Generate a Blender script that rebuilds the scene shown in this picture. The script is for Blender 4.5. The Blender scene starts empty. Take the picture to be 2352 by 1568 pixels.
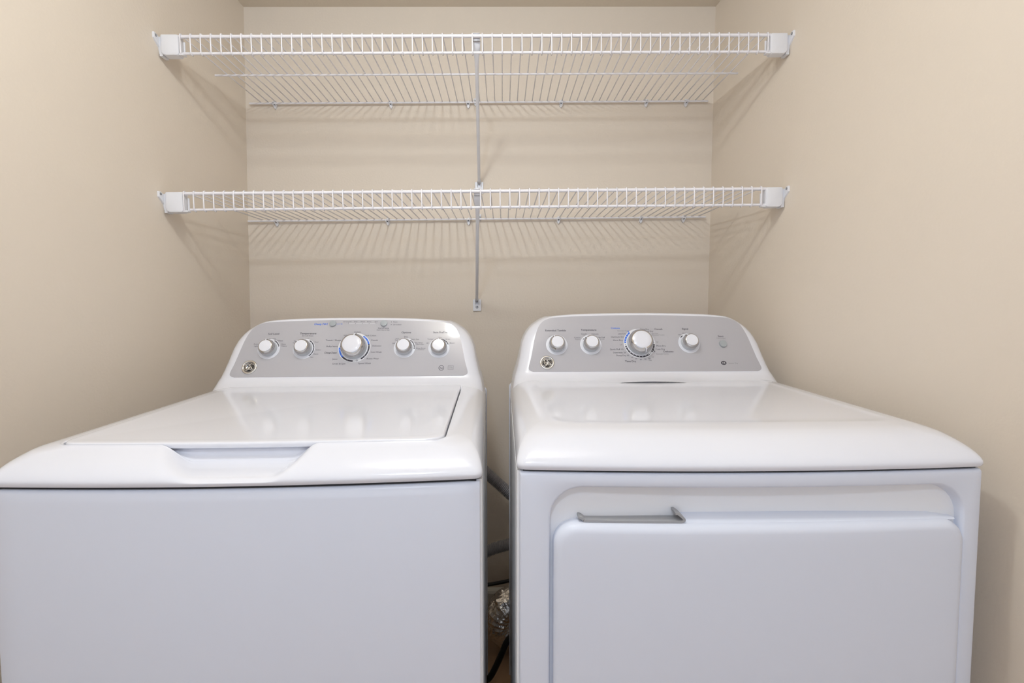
import bpy, bmesh, math, random
from mathutils import Vector, Matrix, noise
scn = bpy.context.scene
col = scn.collection
PI = math.pi

# ---------------------------------------------------------------- camera
def make_camera():
    yaw, pit, rol = 0.0179, 0.0558, 0.0117
    cy, sy, cp, sp = math.cos(yaw), math.sin(yaw), math.cos(pit), math.sin(pit)
    r0 = Vector((cy, -sy, 0)); f0 = Vector((sy*cp, cy*cp, -sp)); u0 = Vector((sy*sp, cy*sp, cp))
    c, s = math.cos(rol), math.sin(rol)
    r = c*r0 - s*u0; u = s*r0 + c*u0
    cam = bpy.data.cameras.new('camera'); o = bpy.data.objects.new('camera', cam); col.objects.link(o)
    m = Matrix.Identity(4)
    for i in range(3):
        m[i][0], m[i][1], m[i][2] = r[i], u[i], -f0[i]
    m[0][3], m[1][3], m[2][3] = 0.057, -1.7067, 1.12
    o.matrix_world = m
    cam.sensor_fit = 'HORIZONTAL'; cam.sensor_width = 36.0
    cam.lens = 36.0*1119.4/2352.0
    cam.shift_y = -27.2/2352.0
    cam.clip_start = 0.02
    scn.camera = o
make_camera()

# ---------------------------------------------------------------- light
world = bpy.data.worlds.new('daylight'); scn.world = world; world.use_nodes = True
bg = world.node_tree.nodes['Background']
bg.inputs[0].default_value = (0.80, 0.865, 1.0, 1); bg.inputs[1].default_value = 0.96
def point(name, loc, power, radius, colr):
    l = bpy.data.lights.new(name, 'POINT'); l.energy = power; l.shadow_soft_size = radius; l.color = colr
    o = bpy.data.objects.new(name, l); col.objects.link(o); o.location = loc
def area(name, loc, target, sx, sy, power, colr):
    l = bpy.data.lights.new(name, 'AREA'); l.shape = 'RECTANGLE'; l.size = sx; l.size_y = sy; l.energy = power; l.color = colr
    o = bpy.data.objects.new(name, l); col.objects.link(o); o.location = loc
    o.rotation_euler = (Vector(target)-Vector(loc)).to_track_quat('-Z', 'Y').to_euler()
point('ceiling_lamp_light', (-0.129, -1.21, 2.045), 12.0, 0.04, (0.92, 0.985, 1.0))
point('hall_lamp_light', (-0.13, -2.25, 2.04), 15.0, 0.055, (0.62, 0.775, 1.0))
def bounce_flash(loc, aim, power, colr):      # the photographer's flash, turned up to the ceiling
    l = bpy.data.lights.new('bounce_flash_light', 'SPOT'); l.energy = power; l.color = colr
    l.spot_size = math.radians(56); l.spot_blend = 0.8; l.shadow_soft_size = 0.03
    o = bpy.data.objects.new('bounce_flash_light', l); col.objects.link(o); o.location = loc
    o.rotation_euler = (Vector(aim)-Vector(loc)).to_track_quat('-Z', 'Y').to_euler()
bounce_flash((0.06, -1.60, 1.35), (0.0, -1.20, 2.118), 114.0, (0.84, 0.88, 1.0))
scn.view_settings.view_transform = 'Standard'
scn.view_settings.look = 'None'
scn.view_settings.gamma = 1.0
scn.view_settings.use_curve_mapping = False
scn.view_settings.exposure = 0.02

# ---------------------------------------------------------------- materials
def mat(name, rgb, rough=0.5, metal=0.0, spec=0.5, coat=0.0, bump=None, var=0.0, emit=None):
    m = bpy.data.materials.new(name); m.use_nodes = True
    nt = m.node_tree; b = nt.nodes['Principled BSDF']
    b.inputs['Base Color'].default_value = (*rgb, 1)
    b.inputs['Roughness'].default_value = rough; b.inputs['Metallic'].default_value = metal
    b.inputs['Specular IOR Level'].default_value = spec
    b.inputs['Coat Weight'].default_value = coat; b.inputs['Coat Roughness'].default_value = 0.04
    if var or bump:
        tc = nt.nodes.new('ShaderNodeTexCoord')
        if var:
            n = nt.nodes.new('ShaderNodeTexNoise'); n.inputs['Scale'].default_value = 6; n.inputs['Detail'].default_value = 3
            nt.links.new(tc.outputs['Object'], n.inputs['Vector'])
            mx = nt.nodes.new('ShaderNodeMix'); mx.data_type = 'RGBA'
            mx.inputs['A'].default_value = (*[c*(1-var) for c in rgb], 1)
            mx.inputs['B'].default_value = (*[min(1, c*(1+var)) for c in rgb], 1)
            nt.links.new(n.outputs['Fac'], mx.inputs['Factor'])
            nt.links.new(mx.outputs['Result'], b.inputs['Base Color'])
        if bump:
            sc, dist, st = bump
            n2 = nt.nodes.new('ShaderNodeTexNoise'); n2.inputs['Scale'].default_value = sc; n2.inputs['Detail'].default_value = 3
            nt.links.new(tc.outputs['Object'], n2.inputs['Vector'])
            bp = nt.nodes.new('ShaderNodeBump'); bp.inputs['Distance'].default_value = dist; bp.inputs['Strength'].default_value = st
            nt.links.new(n2.outputs['Fac'], bp.inputs['Height']); nt.links.new(bp.outputs['Normal'], b.inputs['Normal'])
    return m
M = {}
M['wall'] = mat('wall_paint', (0.79, 0.70, 0.595), 0.6, spec=0.3, bump=(150, 0.0016, 0.35), var=0.012)
M['ceil'] = mat('ceiling_paint', (0.76, 0.68, 0.57), 0.7, spec=0.2, bump=(120, 0.002, 0.35))
M['trim'] = mat('baseboard_paint', (0.80, 0.78, 0.70), 0.35, var=0.01)
M['floor'] = mat('vinyl_wood_floor', (0.40, 0.25, 0.14), 0.45, bump=(40, 0.001, 0.2), var=0.25)
M['enamel'] = mat('white_enamel', (0.80, 0.81, 0.87), 0.11, coat=0.1, var=0.004)
M['frontw'] = mat('white_enamel_front', (0.76, 0.795, 0.89), 0.32, var=0.004)
M['plastic'] = mat('white_plastic', (0.81, 0.815, 0.87), 0.2, coat=0.1, var=0.004)
M['silver'] = mat('silver_panel_paint', (0.47, 0.46, 0.49), 0.6, metal=0.1, spec=0.3, coat=1.0, var=0.01)
M['side'] = mat('white_side_steel', (0.86, 0.86, 0.88), 0.35, var=0.004)
M['dark'] = mat('rubber_and_gap_shade', (0.02, 0.02, 0.022), 0.7)  # black of legs and hinge pins; also painted shade in seams and console gap
M['chrome'] = mat('chrome', (0.60, 0.59, 0.58), 0.07, metal=1.0)
M['ring'] = mat('dial_ring_white', (0.74, 0.75, 0.80), 0.3)
M['skirt'] = mat('knob_skirt_plastic', (0.55, 0.57, 0.60), 0.25)
M['button'] = mat('grey_button', (0.38, 0.405, 0.42), 0.35)
M['ink'] = mat('dark_ink', (0.05, 0.045, 0.06), 0.5)
M['inkg'] = mat('grey_ink', (0.20, 0.19, 0.20), 0.5)
M['inkb'] = mat('blue_ink', (0.03, 0.17, 0.75), 0.4)
M['inkw'] = mat('white_ink', (0.80, 0.80, 0.82), 0.4)
M['badge'] = mat('badge_silver', (0.72, 0.70, 0.66), 0.2, metal=1.0)
M['wire'] = mat('white_vinyl_wire', (0.86, 0.84, 0.87), 0.25, coat=0.2)
M['bracket'] = mat('white_bracket_plastic', (0.82, 0.82, 0.85), 0.3)
M['steel'] = mat('screw_steel', (0.35, 0.36, 0.38), 0.3, metal=1.0)
M['hose'] = mat('grey_hose', (0.26, 0.25, 0.26), 0.35)
M['cord'] = mat('black_cord', (0.012, 0.012, 0.013), 0.3)
M['grey'] = mat('grey_grip', (0.36, 0.36, 0.37), 0.4)
M['foil'] = mat('crumpled_foil', (0.90, 0.88, 0.84), 0.22, metal=1.0, bump=(55, 0.006, 0.8))

# ---------------------------------------------------------------- helpers
def link(name, verts, faces, m, parent=None, smooth=True, mats=None, fmat=None, bevel=None, auto=None):
    me = bpy.data.meshes.new(name); me.from_pydata([tuple(v) for v in verts], [], faces)
    bm = bmesh.new(); bm.from_mesh(me)
    bmesh.ops.remove_doubles(bm, verts=bm.verts, dist=1e-6)
    bmesh.ops.recalc_face_normals(bm, faces=bm.faces)
    if auto is not None:
        for e in bm.edges:
            e.smooth = not (len(e.link_faces) == 2 and e.calc_face_angle(0) > auto)
    for f in bm.faces: f.smooth = smooth
    bm.to_mesh(me); bm.free()
    for mm in (mats or [m]): me.materials.append(mm)
    o = bpy.data.objects.new(name, me); col.objects.link(o)
    if parent: o.parent = parent
    if bevel:
        b = o.modifiers.new('bevel', 'BEVEL'); b.width = bevel; b.segments = 3; b.limit_method = 'ANGLE'; b.angle_limit = 0.6
    return o
def tag(o, label=None, cat=None, group=None, kind=None):
    if label: o['label'] = label
    if cat: o['category'] = cat
    if group: o['group'] = group
    if kind: o['kind'] = kind
    return o
def empty(name, loc=(0, 0, 0)):
    o = bpy.data.objects.new(name, None); col.objects.link(o); o.location = loc; o.empty_display_size = 0.05
    return o
class MB:
    def __init__(s): s.v = []; s.f = []
    def add(s, vs, fs):
        n = len(s.v); s.v += [Vector(v) for v in vs]; s.f += [tuple(i+n for i in f) for f in fs]; return s
    def box(s, a, b):
        x0, y0, z0 = a; x1, y1, z1 = b
        return s.add([(x0,y0,z0),(x1,y0,z0),(x1,y1,z0),(x0,y1,z0),(x0,y0,z1),(x1,y0,z1),(x1,y1,z1),(x0,y1,z1)],
                     [(0,3,2,1),(4,5,6,7),(0,1,5,4),(1,2,6,5),(2,3,7,6),(3,0,4,7)])
    def loft(s, rings, closed=True, cap0=False, cap1=False):
        n = len(rings[0]); vs = [p for r in rings for p in r]; fs = []
        for k in range(len(rings)-1):
            for i in range(n if closed else n-1):
                j = (i+1) % n
                fs.append((k*n+i, k*n+j, (k+1)*n+j, (k+1)*n+i))
        if cap0: fs.append(tuple(range(n-1, -1, -1)))
        if cap1: fs.append(tuple((len(rings)-1)*n+i for i in range(n)))
        return s.add(vs, fs)
    def tube(s, pts, r, n=10, cap=True, radii=None):
        pts = [Vector(p) for p in pts]; rings = []
        t0 = (pts[1]-pts[0]).normalized(); up = Vector((0,0,1)) if abs(t0.z) < 0.9 else Vector((1,0,0))
        a = t0.cross(up).normalized()
        for k, p in enumerate(pts):
            t = (pts[min(k+1, len(pts)-1)]-pts[max(k-1, 0)]).normalized()
            a = (a - t*a.dot(t)).normalized(); b = t.cross(a)
            rr = radii[k] if radii else r
            rings.append([p + (a*math.cos(2*PI*i/n) + b*math.sin(2*PI*i/n))*rr for i in range(n)])
        return s.loft(rings, True, cap, cap)
    def lathe(s, prof, fr, n=32):       # prof (r,h); fr = function (x,y,h)->point
        rings = [[fr(r*math.cos(2*PI*i/n), r*math.sin(2*PI*i/n), h) for i in range(n)] for r, h in prof]
        return s.loft(rings, True, prof[0][0] > 1e-5, prof[-1][0] > 1e-5)
    def prism(s, poly, fr, h0, h1):     # poly list (x,y)
        n = len(poly)
        return s.add([fr(x, y, h0) for x, y in poly]+[fr(x, y, h1) for x, y in poly],
            [tuple(range(n-1, -1, -1)), tuple(range(n, 2*n))]+[(i, (i+1) % n, n+(i+1) % n, n+i) for i in range(n)])
    def done(s, name, m, parent=None, **k): return link(name, s.v, s.f, m, parent, **k)
def smooth_path(pts, k=8):
    P = [Vector(p) for p in pts]; out = []
    for i in range(len(P)-1):
        p0, p1, p2, p3 = P[max(i-1,0)], P[i], P[i+1], P[min(i+2,len(P)-1)]
        for j in range(k):
            t = j/k
            out.append(0.5*((2*p1)+(p2-p0)*t+(2*p0-5*p1+4*p2-p3)*t*t+(3*p1-p0-3*p2+p3)*t**3))
    out.append(P[-1]); return out
def interp(tab, x):
    if x <= tab[0][0]: return tab[0][1]
    for (a, va), (b, vb) in zip(tab, tab[1:]):
        if x <= b: return va+(vb-va)*(x-a)/(b-a)
    return tab[-1][1]
def sstep(a, b, x):
    t = min(1, max(0, (x-a)/(b-a))); return t*t*(3-2*t)

# ---------------------------------------------------------------- the room
def WLx(y, z): return -0.8116+0.0202*(z-1.5)+0.008*y
def WRx(y, z): return 0.7856+0.0149*(z-1.5)-0.05*y
ZC = 2.118; YF = -3.0; TH = 0.08
def struct(name, mb, m, **k):
    o = mb.done(name, m, smooth=False, **k); o['kind'] = 'structure'; return o
def wall_side(name, fn, out):
    mb = MB(); vs = [fn(0, 0), fn(YF, 0), fn(YF, ZC), fn(0, ZC)]
    pts = [(vs[0], 0.0, 0), (vs[1], YF, 0), (vs[2], YF, ZC), (vs[3], 0.0, ZC)]
    mb.add([(x, y, z) for x, y, z in pts]+[(x+out*TH, y, z) for x, y, z in pts],
           [(0,1,2,3),(7,6,5,4),(0,4,5,1),(1,5,6,2),(2,6,7,3),(3,7,4,0)])
    struct(name, mb, M['wall'])
wall_side('wall_left', WLx, -1)
wall_side('wall_right', WRx, 1)
struct('wall_back', MB().box((-0.95, 0, 0), (0.95, TH, ZC)), M['wall'])
struct('ceiling', MB().box((-1.0, YF, ZC), (1.0, TH, ZC+0.08)), M['ceil'])
struct('floor', MB().box((-1.0, YF, -0.06), (1.0, TH, 0)), M['floor'])
def base_prof(d, z): return [(0.0, 0.0), (0.013, 0.0), (0.013, 0.078), (0.010, 0.086), (0.004, 0.093), (0.0, 0.094)]
bb = MB(); pr = base_prof(0, 0)
bb.loft([[(x, -d, z) for d, z in pr] for x in (-0.83, 0.80)], True, True, True)
struct('baseboard_back', bb, M['trim'])
for nm, fn, sg in (('baseboard_left', WLx, 1), ('baseboard_right', WRx, -1)):
    b = MB(); b.loft([[(fn(y, z)+sg*d, y, z) for d, z in pr] for y in (-0.013, YF)], True, True, True)
    struct(nm, b, M['trim'])

# ---------------------------------------------------------------- wire shelves
YB = -0.012; YM = YB-0.203; YS = YB-0.406; SP = 0.0254; LIP = 0.041
def wire_shelf(zs, tilt, x2, ends, mid, label):
    root = empty('wire_shelf', (0, YB-0.2, zs)); loc = Vector((0, YB-0.2, zs))
    tag(root, label, 'shelf', 'white wire shelves above the machines')
    z = lambda x: zs+tilt*x
    def rod(name, a, b, r):
        MB().tube([Vector(a)-loc, (Vector(a)+Vector(b))/2-loc, Vector(b)-loc], r, 12).done(name, M['wire'], root, auto=0.9)
    xl, xr = ends
    fl, fr = -0.783+0.0*zs, 0.772
    rod('front_rail', (fl, YS, z(fl)), (fr, YS, z(fr)), 0.0044)
    rod('lip_rail', (fl+0.036, YS+0.001, z(fl)-LIP), (fr-0.005, YS+0.001, z(fr)-LIP), 0.0034)
    rod('middle_rail', (mid[0], YM, z(mid[0])-0.003), (mid[1], YM, z(mid[1])-0.003), 0.0029)
    rod('back_rail', (xl, YB, z(xl)-0.003), (xr, YB, z(xr)-0.003), 0.0031)
    R = 0.0015
    path = [(0, YB+0.004, 0.0012), (0, YM, 0.0014), (0, YS+0.006, 0.0035), (0, YS, 0.0062), (0, YS-0.0048, 0.0040), (0, YS-0.0056, -0.002),
            (0, YS-0.0050, -LIP+0.004), (0, YS-0.0046, -LIP-0.001), (0, YS-0.001, -LIP-0.0042), (0, YS+0.005, -LIP-0.0042)]
    first = None
    for i in range(60):
        x = (i-29.5)*SP+x2
        if first is None:
            mb = MB(); mb.tube([Vector(p)-Vector((0, YB-0.2, 0)) for p in path], 0.0017, 7)
            first = mb.done('cross_wire', M['wire'], root); c = first
        else:
            c = first.copy(); col.objects.link(c); c.parent = root
        c.location = (x, 0, tilt*x)
wire_shelf(1.8014, 0.0008, 0.0, (-0.7865, 0.7666), (-0.7825, 0.7711), 'upper white wire shelf, seen from below, just under the ceiling')
wire_shelf(1.4098, 0.0007, -0.0103, (-0.8077, 0.7621), (-0.79, 0.764), 'lower white wire shelf over the control panels of the two machines')

def screw(name, c, n, r, parent):
    n = Vector(n).normalized(); a = n.orthogonal().normalized(); b = n.cross(a); c = Vector(c)
    fr = lambda x, y, h: c+a*x+b*y+n*h
    o = MB().lathe([(r, -0.002), (r, 0.0004), (r*0.85, 0.0012), (r*0.42, 0.0015), (r*0.36, 0.0004), (0.0, 0.0004)], fr, 16).done(name, M['steel'], parent)
    return o
def rounded(w, h, r, n=6, cx=0, cy=0, rs=None):
    rs = rs or (r, r, r, r); out = []
    for (sx, sy, a0), rr in zip(((1, -1, -PI/2), (1, 1, 0), (-1, 1, PI/2), (-1, -1, PI)), rs):
        ox, oy = cx+sx*(w/2-rr), cy+sy*(h/2-rr)
        for k in range(n+1):
            a = a0+PI/2*k/n; out.append((ox+rr*math.cos(a), oy+rr*math.sin(a)))
    return out
def end_bracket(side, zs, label):
    # side -1 left wall, +1 right wall
    y0 = -0.424; xw = WLx(y0, zs) if side < 0 else WRx(y0, zs)
    s = -side
    root = empty('shelf_end_bracket', (xw, y0, zs))
    tag(root, label, 'bracket', 'shelf end brackets on the side walls')
    zt = 0.004; w = 0.045; hgt = 0.052
    # housing: rounded box open at the back, carried by the wall
    fr = lambda d: (lambda x, y, h: Vector((s*(0.006+w/2+x), d, zt-hgt/2+y)))
    mb = MB(); rings = []
    rs = (0.006, 0.005, 0.003, 0.012) if s > 0 else (0.006, 0.005, 0.003, 0.012)
    for d, ins in ((0.0000, 0.0035), (0.001, 0.0012), (0.004, 0.0), (0.018, 0.0), (0.022, 0.0)):
        rings.append([Vector((s*(0.010+w/2+x), d, zt-hgt/2+y)) for x, y in rounded(w-2*ins, hgt-2*ins, 0, rs=[max(0.001, q-ins*0.3) for q in rs])])
    mb.loft(rings, True, True, True); mb.done('housing', M['bracket'], root, auto=0.7)
    # inner cradle that the rails drop into
    c = MB().box((min(s*0.054, s*0.066), 0.002, zt-hgt+0.001), (max(s*0.054, s*0.066), 0.016, zt-hgt+0.005))
    c.box((min(s*0.060, s*0.064), 0.012, zt-hgt+0.002), (max(s*0.060, s*0.064), 0.016, zt-0.014))
    c.done('rail_cradle', M['bracket'], root, smooth=False, bevel=0.001)
    # wall flange with screw ear reaching forward and up
    fl = [(-0.012, 0.004), (-0.006, 0.004), (0.008, -0.002), (0.022, -0.002), (0.022, -0.040), (0.012, -0.040), (0.008, -0.026), (-0.012, -0.010)]
    ff = lambda a, b, h: Vector((s*h, a, b))
    MB().prism(fl, ff, -0.002, 0.0045).done('wall_flange', M['bracket'], root, smooth=False, bevel=0.001)
    MB().box((min(s*0.004, s*0.012), 0.006, -0.048), (max(s*0.004, s*0.012), 0.028, 0.0)).done('housing_web', M['bracket'], root, smooth=False)
    screw('screw', (s*0.0045, -0.0062, -0.0025), (s, -0.35, 0), 0.0034, root)
for sd, zs, lab in ((-1, 1.8015, 'white plastic end bracket of the upper shelf on the left wall'),
                    (1, 1.802, 'white plastic end bracket of the upper shelf on the right wall'),
                    (-1, 1.4092, 'white plastic end bracket of the lower shelf on the left wall'),
                    (1, 1.4104, 'white plastic end bracket of the lower shelf on the right wall')):
    end_bracket(sd, zs, lab)

def brace(zs, xt, xb, zb, label):
    root = empty('shelf_support_brace', (xb, -0.002, zb)); L = Vector((xb, -0.002, zb))
    tag(root, label, 'brace', 'diagonal braces under the wire shelves')
    top = Vector((xt, YS+0.0085, zs-0.007)); bot = Vector((xb, -0.010, zb+0.014))
    d = (top-bot)
    def sec(p, w, t):
        a = Vector((1, 0, 0)); nrm = Vector((0, -d.z, d.y)).normalized()
        if nrm.y > 0: nrm = -nrm
        return [p-L+a*w*math.cos(q)+nrm*t*math.sin(q) for q in [2*PI*i/16 for i in range(16)]]
    mb = MB(); rings = []
    for f, w, t in ((0, .0042, .0042), (.03, .0052, .0052), (.84, .0052, .0052), (.90, .0062, .0045), (.955, .0098, .0018), (1.0, .0105, .0013)):
        rings.append(sec(bot+d*f, w, t))
    mb.loft(rings, True, True, True); mb.done('strut', M['bracket'], root)
    # hook lip folded over the front rail
    hk = MB(); hp = [(0.0075, -0.010), (0.0072, -0.002), (0.0062, 0.0035), (0.0030, 0.0066), (-0.0010, 0.0072), (-0.0035, 0.0062)]
    a = [Vector((xt-0.0095, YS+y, zs+z))-L for y, z in hp]; b = [Vector((xt+0.0095, YS+y, zs+z))-L for y, z in hp]
    a2 = [Vector((xt-0.0095, YS+y*0.72+0.0, zs+z*0.72))-L for y, z in hp]; b2 = [Vector((xt+0.0095, YS+y*0.72, zs+z*0.72))-L for y, z in hp]
    n = len(hp); V = a+b+b2+a2
    F = [(i, i+1, n+i+1, n+i) for i in range(n-1)]+[(2*n+i, 2*n+i+1, 3*n+i+1, 3*n+i) for i in range(n-1)]+[(i, i+1, 3*n+i+1, 3*n+i) for i in range(n-1)]+[(n+i, n+i+1, 2*n+i+1, 2*n+i) for i in range(n-1)]+[(0, n, 2*n, 3*n), (n-1, 2*n-1, 3*n-1, 4*n-1)]
    hk.add(V, F); hk.done('rail_hook', M['bracket'], root)
    pl = MB(); fr = lambda x, y, h: Vector((x, -h, y))
    pl.prism(rounded(0.028, 0.040, 0.002), fr, 0, 0.0025)
    pl.box((-0.0068, -0.016, 0.004), (-0.0053, -0.001, 0.024)); pl.box((0.0053, -0.016, 0.004), (0.0068, -0.001, 0.024))
    pl.done('wall_plate', M['bracket'], root, smooth=False, bevel=0.0006)
    screw('screw', (0, -0.0025, -0.006), (0, -1, 0), 0.0048, root)
brace(1.8014, -0.003, -0.0195, 1.5145, 'white diagonal brace from the upper shelf front down to the back wall')
brace(1.4098, -0.0055, -0.0335, 1.1115, 'white diagonal brace from the lower shelf front down to the back wall')

def clip(px_x, zs, label):
    root = empty('wall_clip', (px_x, 0, zs)); tag(root, label, 'clip', 'small plastic clips holding the shelf back rails')
    fr = lambda x, y, h: Vector((x, -h, y))
    c = MB(); c.prism([(-0.005, -0.012), (0.0, -0.019), (0.005, -0.012), (0.0055, 0.004), (0.0, 0.008), (-0.0055, 0.004)], fr, 0, 0.0075)
    # saddle over the rail
    c.tube([(-0.0045, -0.012, -0.008), (-0.0045, -0.0165, -0.004), (-0.0045, -0.0165, 0.001), (-0.0045, -0.011, 0.0035), (-0.0045, -0.004, 0.003)], 0.0016, 8)
    c.tube([(0.0045, -0.012, -0.008), (0.0045, -0.0165, -0.004), (0.0045, -0.0165, 0.001), (0.0045, -0.011, 0.0035), (0.0045, -0.004, 0.003)], 0.0016, 8)
    c.done('clip_body', M['bracket'], root, smooth=False, bevel=0.0006)
    screw('screw', (0, -0.0075, -0.0035), (0, -1, 0.2), 0.0036, root)
clip(-0.7039, 1.7998, 'small white leftmost clip, near the left wall, on the upper shelf back rail')
clip(-0.3143, 1.7995, 'small white second clip from the left wall, on the upper shelf back rail')
clip(-0.0527, 1.7991, 'small white clip just left of the middle brace, on the upper shelf back rail')
clip(-0.0275, 1.807, 'small white clip half hidden behind the middle brace, on the upper shelf back rail')
clip(0.2638, 1.8, 'small white first clip right of the middle brace, on the upper shelf back rail')
clip(0.5555, 1.8009, 'small white clip second from the right wall, on the upper shelf back rail')
clip(0.6931, 1.8011, 'small white rightmost clip, near the right wall, on the upper shelf back rail')
clip(-0.7131, 1.407, 'small white leftmost clip, near the left wall, on the lower shelf back rail')
clip(-0.3347, 1.4067, 'small white second clip from the left wall, on the lower shelf back rail')
clip(-0.0578, 1.4058, 'small white clip just left of the middle brace, on the lower shelf back rail')
clip(-0.0202, 1.4188, 'small white clip half hidden behind the middle brace, on the lower shelf back rail')
clip(0.2524, 1.4076, 'small white first clip right of the middle brace, on the lower shelf back rail')
clip(0.5388, 1.4074, 'small white clip second from the right wall, on the lower shelf back rail')
clip(0.6872, 1.4076, 'small white rightmost clip, near the right wall, on the lower shelf back rail')

# ---------------------------------------------------------------- washer and dryer
SZ = 0.865            # height of the seam between cabinet and top
HW = 0.343            # half width
BOW = 0.014
YR = 0.655            # cabinet depth
G = {'yo': 0.015}     # the washer is this much deeper than the dryer
def bow(x, y):        # the whole front is gently crowned
    return y-BOW*(1-min(1, (x/HW)**2))*max(0.0, 1-max(0, y)/0.35)
def machine(name, p0, yaw, t, side, label, cat):
    cz, sz, ct, st = math.cos(yaw), math.sin(yaw), math.cos(t), math.sin(t)
    ex, ey, ez = Vector((ct*cz, ct*sz, -st)), Vector((-sz, cz, 0)), Vector((st*cz, st*sz, ct))
    org = Vector(p0)+ex*(HW if side == 'L' else -HW)-ez*SZ
    root = empty(name); m = Matrix.Identity(4)
    for i in range(3): m[i][0], m[i][1], m[i][2], m[i][3] = ex[i], ey[i], ez[i], org[i]
    root.matrix_world = m; tag(root, label, cat)
    return root, m
def cabinet(root, m):
    # side and back wrap of sheet steel, with front flanges
    y0 = 0.011; mb = MB(); prof = []; YY = YR+G['yo']
    for x, y in [(-HW+0.02, y0), (-HW+0.004, y0), (-HW+0.0012, y0+0.0012), (-HW, y0+0.004), (-HW, 0.12), (-HW-0.0006, 0.3), (-HW, 0.5), (-HW, YY-0.012), (-HW+0.004, YY-0.004), (-HW+0.012, YY),
                 (HW-0.012, YY), (HW-0.004, YY-0.004), (HW, YY-0.012), (HW, 0.5), (HW+0.0006, 0.3), (HW, 0.12), (HW, y0+0.004), (HW-0.0012, y0+0.0012), (HW-0.004, y0), (HW-0.02, y0)]:
        prof.append((x, y))
    mb.loft([[(x, y, z) for x, y in prof] for z in (0.022, 0.3, SZ-0.003)], True, True, True)
    mb.done('side_panels', M['side'], root, auto=0.6)
    # rear panel stands a little proud of the sides and top
    rp = MB(); fr = lambda x, y, h: Vector((x, YY-0.004+h, (SZ+0.06)/2+y))
    rp.prism(rounded(2*HW+0.006, SZ-0.02, 0.004, rs=(0.004, 0.012, 0.012, 0.004)), fr, 0, 0.008)
    rp.done('rear_panel', M['enamel'], root, smooth=False, bevel=0.002)
    for sx in (-1, 1):
        for yy in (0.06, YR-0.06):
            w = m.inverted() @ Vector(((m @ Vector((sx*(HW-0.05), yy, 0))).x, (m @ Vector((sx*(HW-0.05), yy, 0))).y, 0.0))
            f = MB(); f.lathe([(0.017, 0.001), (0.019, 0.006), (0.019, 0.010), (0.006, 0.014), (0.006, 0.024-w.z)], lambda x, y, h: Vector((sx*(HW-0.05)+x, yy+y, w.z+h)), 16)
            f.done('leg', M['dark'], root, auto=0.6)
def ring(front, side, rear, rc, rr, nf=72):
    # rounded rectangle in plan, bowed at the front; counted so every ring matches
    pts = []; x1 = HW-side; y0 = front; y1 = YR+G['yo']-rear
    ns = 24
    for k in range(ns): pts.append((-x1, y1-rr+(y0+rc-(y1-rr))*k/ns))
    for k in range(10): a = PI+PI/2*k/10; pts.append((-x1+rc+rc*math.cos(a), y0+rc+rc*math.sin(a)))
    for k in range(nf): pts.append((-x1+rc+2*(x1-rc)*k/nf, y0))
    for k in range(10): a = -PI/2+PI/2*k/10; pts.append((x1-rc+rc*math.cos(a), y0+rc+rc*math.sin(a)))
    for k in range(ns+1): pts.append((x1, y0+rc+(y1-rr-y0-rc)*k/ns))
    for k in range(1, 6): a = PI/2*k/6; pts.append((x1-rr+rr*math.cos(a), y1-rr+rr*math.sin(a)))
    for k in range(1, 12): pts.append((x1-rr-2*(x1-rr)*k/12, y1))
    for k in range(0, 6): a = PI/2+PI/2*k/6; pts.append((-x1+rr+rr*math.cos(a), y1-rr+rr*math.sin(a)))
    return pts
def interp_rings(tab, n):
    # Catmull-Rom through the profile rows
    out = []
    for i in range(len(tab)-1):
        p0, p1, p2, p3 = tab[max(i-1, 0)], tab[i], tab[i+1], tab[min(i+2, len(tab)-1)]
        for j in range(n):
            t = j/n
            out.append(tuple(0.5*(2*b+(c-a)*t+(2*a-5*b+4*c-d)*t*t+(3*b-a-3*c+d)*t**3) for a, b, c, d in zip(p0, p1, p2, p3)))
    out.append(tab[-1]); return out
def rails(kind):
    # outer bars of the top, seen along the front (front inset, side inset, rear inset, corner radius, rear radius, z)
    T = [(.006,.006,.0,.012,.002,.0005),(.001,.001,.0,.012,.002,.0015),(-.0015,0,.0,.012,.002,.006),(-.001,.0002,.0,.013,.002,.011),(.004,.002,.0,.016,.002,.018),
         (.013,.0055,.0,.022,.002,.0260),(.024,.011,.0,.028,.002,.0330),(.035,.018,.0,.034,.002,.0390),(.046,.027,.0,.040,.002,.0430)]
    return T
# --- washer
wr, wm = machine('washing_machine', (0.0241, -1.0163, 0.8652), 0.0277, 0.0109, 'R',
    'white top-loading washing machine with closed lid, left of the dryer', 'washing machine')
cabinet(wr, wm)
def front_panel(root, z1, hole=None):
    pass
fp = MB(); rows = []
N = 40
xs = [-HW+0.004+(2*HW-0.008)*i/N for i in range(N+1)]
def frow(z, dy): return [(x, bow(x, 0.0)+dy+(0.004 if i in (0, N) else 0.0), z) for i, x in enumerate(xs)]
rows = [frow(0.06, 0.001), frow(0.3, 0.001), frow(0.6, 0.001), frow(SZ-0.020, 0.001), frow(SZ-0.009, 0.0014), frow(SZ-0.005, 0.004), frow(SZ-0.003, 0.010), frow(SZ-0.003, 0.024)]
fp.loft(rows, False)
b0 = len(fp.v)
fp.loft([[(-HW+0.004, bow(-HW, 0)+0.005, z) for z in (0.06, SZ-0.008)], [(-HW+0.004, 0.011, z) for z in (0.06, SZ-0.008)]], False)
fp.loft([[(HW-0.004, bow(HW, 0)+0.005, z) for z in (0.06, SZ-0.008)], [(HW-0.004, 0.011, z) for z in (0.06, SZ-0.008)]], False)
fp.done('front_panel', M['frontw'], wr, auto=0.7)
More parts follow.
